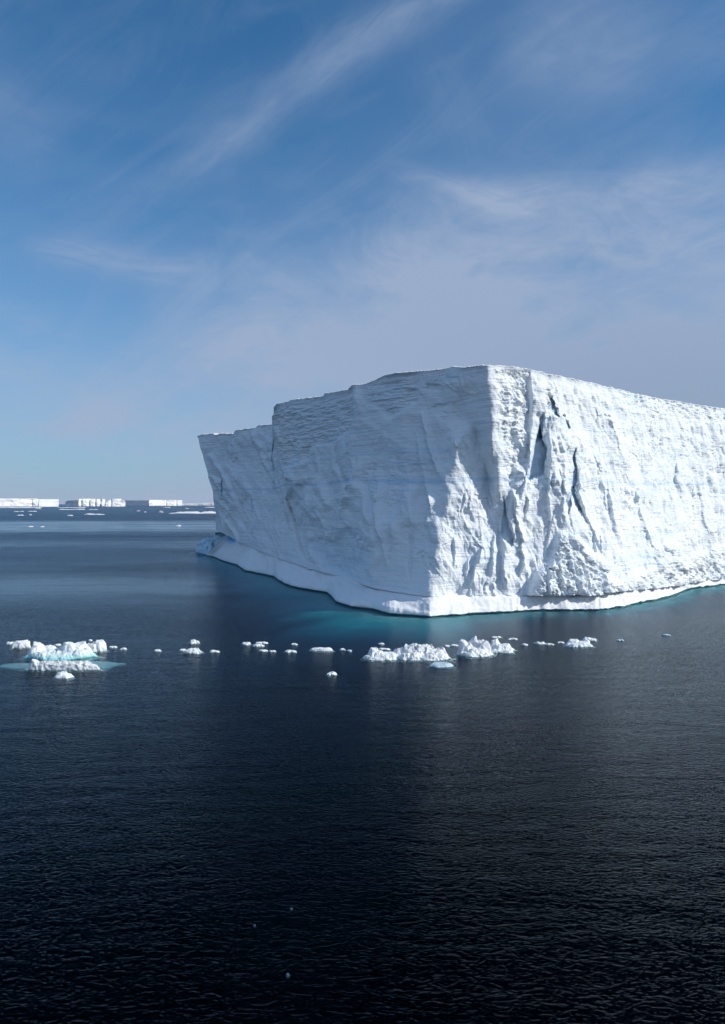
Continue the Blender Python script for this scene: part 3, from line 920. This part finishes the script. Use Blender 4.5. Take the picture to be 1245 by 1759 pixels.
lump_mesh('blue_ice_lump', bxw, byw, 8.5, 7.5, [(-3.0, 0, 4.5, 5.8), (2.0, 2, 5.5, 8.2), (6.3, 2.5, 4.8, 9.6), (-6, -2, 3, 3.4)], 1.6, 3.3, M_BLUE,
          berg, OFF, rug=0.7, rscale=2.4, na=200, nr=60, depth=3, bluef=deep)


# ------------------------------------------------------------------ drifting ice
def floe(u0, u1, yb, peaks, deep_m, label, seed, name='drifting_ice', cat='ice floe', group=None, rug=0.2, rscale=0.9, free_px=4, skirt=0.2,
         parent=None, org=None, depth=1.2, mat=None, irr=0.22, tagit=True, bluek=0.12):
    """u0..u1 columns, yb row of the front waterline, peaks = (column, row, depth fraction, radius px)"""
    d0 = CAMH * F / (yb - HY)
    sc_ = d0 / F
    b = deep_m / 2
    cy = d0 + b
    cx = ((u0 + u1) / 2 - CX) / F * cy
    a = (u1 - u0) / 2 * cy / F
    bumps = []
    for (pu, py, fr, rp) in peaks:
        d = d0 + fr * deep_m
        bumps.append(((pu - CX) / F * d - cx, d - cy, rp * sc_, CAMH - (py - HY) / F * d))
    if u1 - u0 < 30:
        rs = np.random.RandomState(int(seed * 31))
        bumps = [(x_, y_, r_ * 0.9, h_ * 0.62) for x_, y_, r_, h_ in bumps]
        for _ in range(3):
            q_ = bumps[rs.randint(len(bumps))]
            bumps.append((q_[0] + rs.uniform(-.7, .7) * a, q_[1] + rs.uniform(-.4, .4) * b, q_[2] * rs.uniform(.4, .8), q_[3] * rs.uniform(.3, .7)))
        irr = 0.5
    ob = lump_mesh(name, cx, cy, a, b, bumps, free_px * sc_, seed, mat or M_FLOE, parent, org, rug=rug, rscale=rscale, skirt=skirt, depth=depth, irr=irr, bluek=bluek)
    if parent is None and tagit:
        tag(ob, label, cat, group)
    return ob


G1 = 'drifting ice pieces in the row across the dark water'
# the paired floe at left: rear humped block, front rim and the shelf that joins them under water
d0 = CAMH * F / (1142 - HY)
root = thing('drifting_ice', 'largest floe at left, humped white block behind a long low rim joined by turquoise ice', 'ice floe',
             ((105 - CX) / F * d0, d0, 0), G1)
ORG = np.array(root.location)
floe(50, 160, 1134, [(122, 1103, .55, 15), (134, 1104, .6, 16), (143, 1114, .4, 15), (66, 1104, .6, 12), (58, 1110, .5, 11), (82, 1110, .7, 12), (60, 1120, .15, 10), (72, 1121, .15, 9),
                     (95, 1116, .5, 16), (110, 1112, .5, 14), (148, 1120, .3, 12)], 4.2, '', 1.7, name='rear_block', parent=root, org=ORG,
     rug=0.16, rscale=1.3, free_px=9, depth=1.8, bluek=1.1)
floe(44, 174, 1152, [(60, 1134, .5, 9), (80, 1136, .5, 12), (100, 1136, .5, 12), (120, 1137, .5, 12), (140, 1138, .5, 12), (160, 1141, .5, 11)], 1.3, '', 4.1,
     name='front_rim', parent=root, org=ORG, rug=0.13, rscale=0.45, free_px=13, depth=1.2, irr=0.12)
# submerged turquoise platform
th = np.linspace(0, 2 * math.pi, 120, endpoint=False)[None, :]
rr = np.linspace(0.001, 1, 16)[:, None]
ir = 0.95 + 0.42 * fbm(np.cos(th) * 1.6 + 5, np.sin(th) * 1.2, oct=3)
xs_, ys_ = rr * np.cos(th) * 7.3 * ir, rr * np.sin(th) * 3.0 * ir
zs_ = -0.16 - 0.75 * rr ** 3 + 0.05 * perlin(xs_, ys_)
P1 = np.stack([xs_ + 0.2, ys_ + 0.7, zs_], -1)
e1, e2 = P1[-1].copy(), P1[-1].copy()
e1[:, :2] *= 0.9
e1[:, 2] = -2.4
e2[:, :2] *= 0.02
e2[:, 2] = -2.6
P1 = np.concatenate([P1, e1[None], e2[None]], 0)
link_mesh('submerged_shelf', P1.reshape(-1, 3), grid_faces(P1.shape[0], 120, wrap=True), M_SUB, root)

F_ = [
    # u0, u1, yb, peaks, depth, seed, rug, label
    (10, 22, 1107, [(14, 1101, .5, 4), (19, 1101, .5, 4)], 0.7, 2.2, .08, 'tiny white ice bit at the far left end of the row'),
    (21, 51, 1114, [(28, 1102, .5, 8), (40, 1101, .5, 9), (47, 1102, .5, 7)], 1.6, 5.2, .15, 'knobbly white ice block left of the large humped floe'),
    (141, 183, 1120, [(148, 1106, .5, 9), (160, 1104, .5, 11), (172, 1100, .5, 9), (177, 1106, .5, 8)], 2.2, 8.4, .15, 'white ice block with a peaked right end behind the large humped floe'),
    (93, 124, 1166, [(105, 1154, .5, 8), (98, 1160, .5, 6), (113, 1160, .5, 8)], 1.5, 3.7, .10, 'small pyramid shaped ice bit in front of the long low rim'),
    (94, 104, 1109, [(98, 1105, .5, 5)], .5, 1.1, .06, 'speck of white ice floating behind the saddle of the large floe'),
    (152, 158, 1101, [(155, 1099, .5, 3)], .4, 1.9, .04, 'speck of white ice behind the block with the peaked right end'),
    (187, 200, 1113, [(191, 1109, .5, 5)], .6, 6.9, .05, 'small flat ice bit just right of the peaked white block'),
    (207, 217, 1116, [(211, 1112, .5, 4)], .5, 7.9, .05, 'little ice bit on open water second to the right of the peaked block'),
    (265, 276, 1119, [(270, 1115, .5, 5)], .6, 9.1, .05, 'lone little ice bit midway between the left floes and the lumpy pair'),
    (326, 343, 1106, [(331, 1096, .5, 6), (340, 1100, .5, 4)], 1.1, 2.6, .12, 'small forked white ice piece above and behind the lumpy white piece'),
    (318, 347, 1123, [(327, 1111, .5, 9), (334, 1111, .5, 8), (340, 1116, .5, 7)], 1.5, 3.9, .12, 'lumpy white ice piece in front of the small forked one'),
    (309, 319, 1118, [(314, 1114, .5, 4)], .6, 4.9, .05, 'tiny ice bit touching the left side of the lumpy white piece'),
    (361, 375, 1121, [(366, 1115, .5, 5)], .7, 5.6, .06, 'small flat ice bit right of the lumpy white piece'),
    (415, 431, 1108, [(419, 1102, .5, 5), (426, 1101, .5, 5)], .9, 6.3, .08, 'left one of the three ice bits grouped near the middle'),
    (440, 457, 1106, [(447, 1102, .5, 6)], .8, 7.1, .06, 'flat rear one of the three ice bits grouped near the middle'),
    (433, 452, 1111, [(442, 1105, .5, 7), (448, 1106, .5, 5)], .9, 8.2, .08, 'nearest of the three ice bits grouped near the middle'),
    (500, 510, 1108, [(505, 1105, .5, 4)], .5, 9.3, .04, 'small ice bit behind the row and right of the middle group'),
    (445, 460, 1119, [(450, 1115, .5, 5)], .6, 1.4, .05, 'thin ice bit in front of the middle group, left of its pair'),
    (462, 475, 1120, [(468, 1117, .5, 4)], .5, 2.4, .04, 'thin ice bit in front of the middle group, right of its pair'),
    (490, 508, 1121, [(495, 1115, .5, 5), (502, 1116, .5, 5)], .8, 3.4, .07, 'oval ice bit left of the long thin floe'),
    (533, 573, 1119, [(540, 1114, .5, 6), (553, 1115, .5, 6), (566, 1115, .5, 6)], .8, 4.4, .06, 'long thin white ice floe in the middle of the row'),
    (584, 592, 1117, [(588, 1113, .5, 4)], .5, 5.4, .05, 'small upright ice bit just right of the long thin floe'),
    (596, 605, 1119, [(600, 1116, .5, 4)], .4, 6.4, .04, 'faint flat ice bit between the long thin floe and the dark footed block'),
    (562, 577, 1160, [(570, 1152, .5, 6), (566, 1155, .5, 5)], .9, 7.4, .08, 'lone white ice bit on dark water in front of the row'),
    (624, 682, 1135, [(642, 1112, .6, 9), (647, 1118, .5, 9), (660, 1121, .5, 12), (673, 1122, .5, 10), (630, 1126, .3, 6)], 2.4, 8.6, .12, 'low white ice block with a knob at left touching the big rugged floe'),
    (675, 765, 1135, [(686, 1113, .7, 9), (700, 1108, .7, 10), (710, 1105, .75, 9), (722, 1109, .6, 11), (738, 1108, .6, 11), (752, 1114, .5, 11), (712, 1119, .3, 12), (735, 1121, .3, 12), (698, 1122, .25, 9), (757, 1121, .4, 8)],
     3.4, 9.6, .22, 'big rugged white ice floe, largest right of the middle'),
    (738, 778, 1147, [(750, 1138, .6, 9), (763, 1140, .5, 10)], 2.0, 1.8, .05, 'flat half sunken grey ice sheet in front of the big rugged floe'),
    (650, 660, 1107, [(655, 1104, .5, 4)], .4, 2.8, .04, 'speck of ice behind the low block with a knob'),
    (649, 669, 1117, [(655, 1112, .5, 5), (664, 1113, .5, 4)], .7, 3.8, .06, 'small ice bit in the gap behind low block and big rugged floe'),
    (785, 845, 1129, [(796, 1099, .6, 8), (801, 1104, .5, 8), (812, 1093, .9, 7), (822, 1099, .8, 9), (830, 1102, .6, 9), (812, 1115, .3, 12), (800, 1120, .2, 9), (826, 1114, .4, 10)],
     3.4, 4.8, .20, 'jagged white floe with dark undercut foot right of the big rugged one'),
    (838, 882, 1122, [(848, 1096, .9, 8), (857, 1107, .5, 10), (867, 1106, .5, 9), (874, 1112, .4, 8)], 2.6, 5.8, .14, 'low floe with a rounded boulder at its back beside the jagged one'),
    (843, 860, 1096, [(851, 1093, .5, 6)], .6, 6.8, .04, 'thin ice sliver behind the floe with a rounded boulder'),
    (873, 888, 1099, [(880, 1096, .5, 6)], .6, 7.8, .04, 'small flat ice bit behind and right of the floe with a boulder'),
    (763, 772, 1111, [(767, 1107, .5, 4)], .4, 8.8, .04, 'left small ice bit between the two large rugged floes'),
    (775, 786, 1110, [(780, 1106, .5, 4)], .5, 9.8, .05, 'right small ice bit between the two large rugged floes'),
    (896, 907, 1109, [(901, 1104, .5, 5)], .5, 1.3, .05, 'little ice bit right of the boulder floe'),
    (919, 938, 1107, [(925, 1101, .5, 5), (932, 1101, .5, 5)], .8, 2.3, .06, 'white ice bit midway between the boulder floe and the last floe'),
    (936, 950, 1108, [(943, 1105, .5, 5)], .5, 3.3, .04, 'flat ice bit at the right side of the midway white bit'),
    (958, 970, 1105, [(964, 1102, .5, 4)], .4, 4.3, .04, 'thin ice bit left of the last floe in the row'),
    (972, 1015, 1112, [(985, 1098, .7, 10), (1000, 1102, .5, 11), (1010, 1097, .8, 8)], 2.2, 5.3, .08, 'low sloping white floe, last sizeable one at right of the row'),
    (1003, 1026, 1101, [(1009, 1093, .5, 6), (1018, 1095, .5, 6)], 1.2, 6.2, .10, 'small knobbly ice piece behind the last sizeable floe'),
    (1060, 1070, 1101, [(1065, 1098, .5, 4)], .5, 7.3, .05, 'faint lone ice bit to the right of the last floe'),
    (1138, 1150, 1092, [(1144, 1089, .5, 4)], .5, 8.3, .03, 'faint ice sliver on grey water below the teal waterline'),
    (498.8, 501.6, 1562, [(500, 1561.2, .5, 1.2)], .07, 1.15, .02, 'small pale ice crumb in the black foreground water, upper right of three'),
    (436, 438.4, 1590.5, [(437, 1589.5, .5, 1.4)], .05, 1.25, .02, 'tiniest pale ice crumb in the black foreground water, leftmost of three'),
    (492, 496.5, 1676, [(494, 1674.4, .5, 1.6)], .10, 1.35, .02, 'pale ice crumb nearest the bottom in the black foreground water'),
]
for (u0, u1, yb, pk, dm, sd, rg, lab) in F_:
    fg = G1 if yb < 1400 else 'ice crumbs in the foreground water'
    small = (u1 - u0) < 30
    floe(u0, u1, yb, pk, dm, lab, sd, name='ice_bit' if small else 'drifting_ice', cat='ice bit' if small else 'ice floe', group=fg,
         rug=rg, rscale=0.35 if small else 0.8, free_px=2 if small else 5, depth=0.25 if yb > 1400 else (0.6 if small else 1.2),
         mat=M_SLUSH if yb > 1400 else (M_WET if lab.startswith(('faint', 'flat half')) else None))


# ------------------------------------------------------------------ far bergs along the horizon
def far_berg(u0, u1, yb, tops, label, seed, thick=420.0, d=None, slant=0.0, rug=14.0, notch=()):
    """tabular block: front wall from u0 to u1 at the waterline row yb; tops = [(u, row)]; slant = metres the right end lies nearer"""
    d = d or CAMH * F / (yb - HY)
    nuu = max(30, int((u1 - u0) * 4))
    us = np.linspace(u0, u1, nuu)
    xs = (us - CX) / F * d
    depth_ = d + slant * (us - u0) / (u1 - u0)
    xs = (us - CX) / F * depth_
    zt_ = CAMH + (HY - ip(tops, us)) / F * depth_
    mx_ = xs.mean()
    bxs = mx_ + (np.linspace(xs[-1], xs[0], 40) - mx_) * 0.93
    loopx = np.r_[xs, bxs * (1 + thick / d)]
    loopy = np.r_[depth_, np.linspace(depth_[-1], depth_[0], 40) + thick]
    loopz = np.r_[zt_, np.linspace(zt_[-1], zt_[0], 40)]
    NVv = 14
    rings_ = []
    idx = np.arange(len(loopx))
    for k in range(NVv):
        v = k / (NVv - 1)
        z = loopz * (1 - v) + (-4) * v
        dsp = rug * fbm(loopx / 90 + seed, z / 60 + seed, oct=4, gain=0.6)
        for (nu_, dep) in notch:
            dsp = dsp - 0.35 * dep * np.exp(-((loopx - (nu_ - CX) / F * d) / 9.0) ** 2) * (idx < nuu)
        rings_.append(np.stack([loopx, loopy - np.where(idx < nuu, dsp, 0) - 6 * v, z], -1))
    side_ = np.array(rings_)
    cx_, cy_ = loopx.mean(), loopy.mean()
    root_ = thing('iceberg', label, 'iceberg', (cx_, cy_ - thick * 0.5, 0), 'far flat-topped icebergs on the horizon')
    o_ = np.array(root_.location)
    link_mesh('cliff', (side_ - o_).reshape(-1, 3), grid_faces(NVv, len(loopx), wrap=True), M_FAR, root_, attrs={'blue': np.zeros(side_.shape[:2]) + 0.02})
    capr = []
    for f in (0.0, 0.05, 0.5, 1.0):
        r = side_[0].copy()
        r[:, 0] = r[:, 0] * (1 - f) + cx_ * f
        r[:, 1] = r[:, 1] * (1 - f) + cy_ * f
        r[:, 2] += 0.3 + (2 if f else 0)
        capr.append(r)
    link_mesh('snow_cap', (np.array(capr) - o_).reshape(-1, 3), grid_faces(4, len(loopx), wrap=True, flip=True), M_SNOW, root_)


far_berg(-90, 66, 870.2, [(-90, 857), (8, 857), (9.5, 860), (11, 857), (64, 857), (66, 858)], 'long flat-topped white iceberg at the left end of the horizon', 1.2, notch=((9.5, 40), (28, 14), (45, 12)), slant=500)
far_berg(67, 101, 870.3, [(67, 858), (101, 858)], 'short flat-topped white iceberg beside the long one on the horizon', 3.2, slant=110, rug=6)
far_berg(112, 135, 869.2, [(112, 862), (117, 860), (125, 859.3), (135, 859)], 'low bluish shaded iceberg on the horizon, left of the broken white one', 5.2, slant=-110, rug=12)
far_berg(135, 180, 869.6, [(135, 857.5), (139, 860), (142, 857), (152, 857.5), (155, 859), (158, 857), (165, 857.6), (170, 857.4), (180, 857.3)],
         'broken white iceberg with dark hollows on the horizon', 6.2, slant=130, rug=12, notch=((138, 60), (149, 50), (165, 70), (158, 40)))
far_berg(181, 215, 870.0, [(181, 863), (186, 860), (191, 857.2), (208, 857.2), (209, 859.5), (215, 860)], 'stepped white iceberg on the horizon next to the broken one', 7.2, slant=90, rug=12, notch=((188, 30),))
far_berg(215, 256, 868.8, [(215, 859.5), (256, 859.5)], 'long low iceberg with a blue shaded face on the horizon', 8.2, slant=-300, rug=5)
far_berg(256, 313, 868.8, [(256, 859), (313, 859.3)], 'flat white sunlit iceberg at the right end of the distant line', 9.2, slant=260, rug=10, notch=((280, 30), (295, 30)))
far_berg(313, 420, 868.2, [(313, 864.8), (330, 864.6), (336, 864.9), (352, 864.2), (420, 864.6)], 'very low thin white ice strip running behind the big iceberg', 10.2, slant=100, rug=8)


def far_floe(u0, u1, yb, hpx, label, seed, nb_=6):
    d0_ = CAMH * F / (yb - HY)
    rs = np.random.RandomState(int(seed * 10))
    cx_ = ((u0 + u1) / 2 - CX) / F * d0_
    a = (u1 - u0) / 2 / F * d0_
    hm = hpx * d0_ / F
    bm = [(rs.uniform(-.8, .8) * a, rs.uniform(-.3, .3) * a * .15, a * rs.uniform(.1, .25), hm * rs.uniform(.5, 1.0)) for _ in range(nb_)]
    ob = lump_mesh('pack_ice' if u1 - u0 > 12 else 'ice_bit', cx_, d0_ + a * .2, a, max(a * .2, 3), bm, hm * 0.45, seed, M_FAR, rug=hm * .25, rscale=a * .12, na=90, nr=24, depth=6,
                   skirt=0.02, irr=0.1)
    tag(ob, label, 'ice floe' if u1 - u0 > 12 else 'ice bit', 'low floes scattered over the far water')


for a_ in [
    (-20, 68, 872.6, 1.4, 'thin white floe line under the long left iceberg', 1.1),
    (60, 69, 874.5, 2.2, 'tiny white ice bit below the short left iceberg', 1.2),
    (98, 145, 875.6, 1.4, 'long thin white floe below the bluish far iceberg', 1.3),
    (95, 146, 872.2, 1.2, 'long thin floe directly at the foot of the bluish far iceberg', 1.4),
    (23, 31, 879.2, 1.5, 'left one of the upper row of specks below the long far iceberg', 1.5),
    (33, 40, 878.8, 1.4, 'second of the upper row of specks below the long far iceberg', 1.6),
    (47, 62, 878.9, 1.5, 'right one of the upper row of specks below the long far iceberg', 1.7),
    (28, 40, 885.5, 1.4, 'flat speck of the lower row below the long far iceberg', 1.8),
    (50, 54, 884.8, 2.0, 'dot-like speck of the lower row below the long far iceberg', 1.9),
    (115, 125, 886.0, 1.8, 'ice bit left of the streak-like floe on far water', 2.0),
    (142, 179, 884.2, 2.0, 'streak-like white floe below the broken far iceberg', 2.1),
    (150, 168, 875.6, 1.0, 'faint thin floe above the streak-like floe', 2.2),
    (234, 240, 878.4, 2.2, 'ice bit below the blue faced far iceberg', 2.3),
    (247, 251, 879.9, 1.4, 'dot of ice right of the bit below the blue faced iceberg', 2.4),
    (272, 280, 880.6, 3.4, 'upright bits at the left tip of the long bumpy floe', 2.5),
    (286, 400, 882.4, 3.4, 'long bumpy white floe reaching the edge of the big iceberg', 2.6),
    (350, 400, 872.0, 1.7, 'short white floe above the long bumpy one beside the big iceberg', 2.7),
    (280, 292, 872.0, 1.2, 'thin speck below the flat sunlit far iceberg', 2.8),
    (318, 324, 874.0, 1.2, 'speck of ice above the left half of the long bumpy floe', 2.9),
    (302, 310, 903.5, 2.4, 'single small white bit on the pale water band', 3.0),
    (49, 56, 905.0, 1.8, 'small white bit at the left of the pale water band', 3.1),
    (70, 75, 905.0, 1.2, 'fainter speck right of the bit on the pale water band', 3.2),
]:
    far_floe(*a_, nb_=22 if a_[1] - a_[0] > 60 else 6)
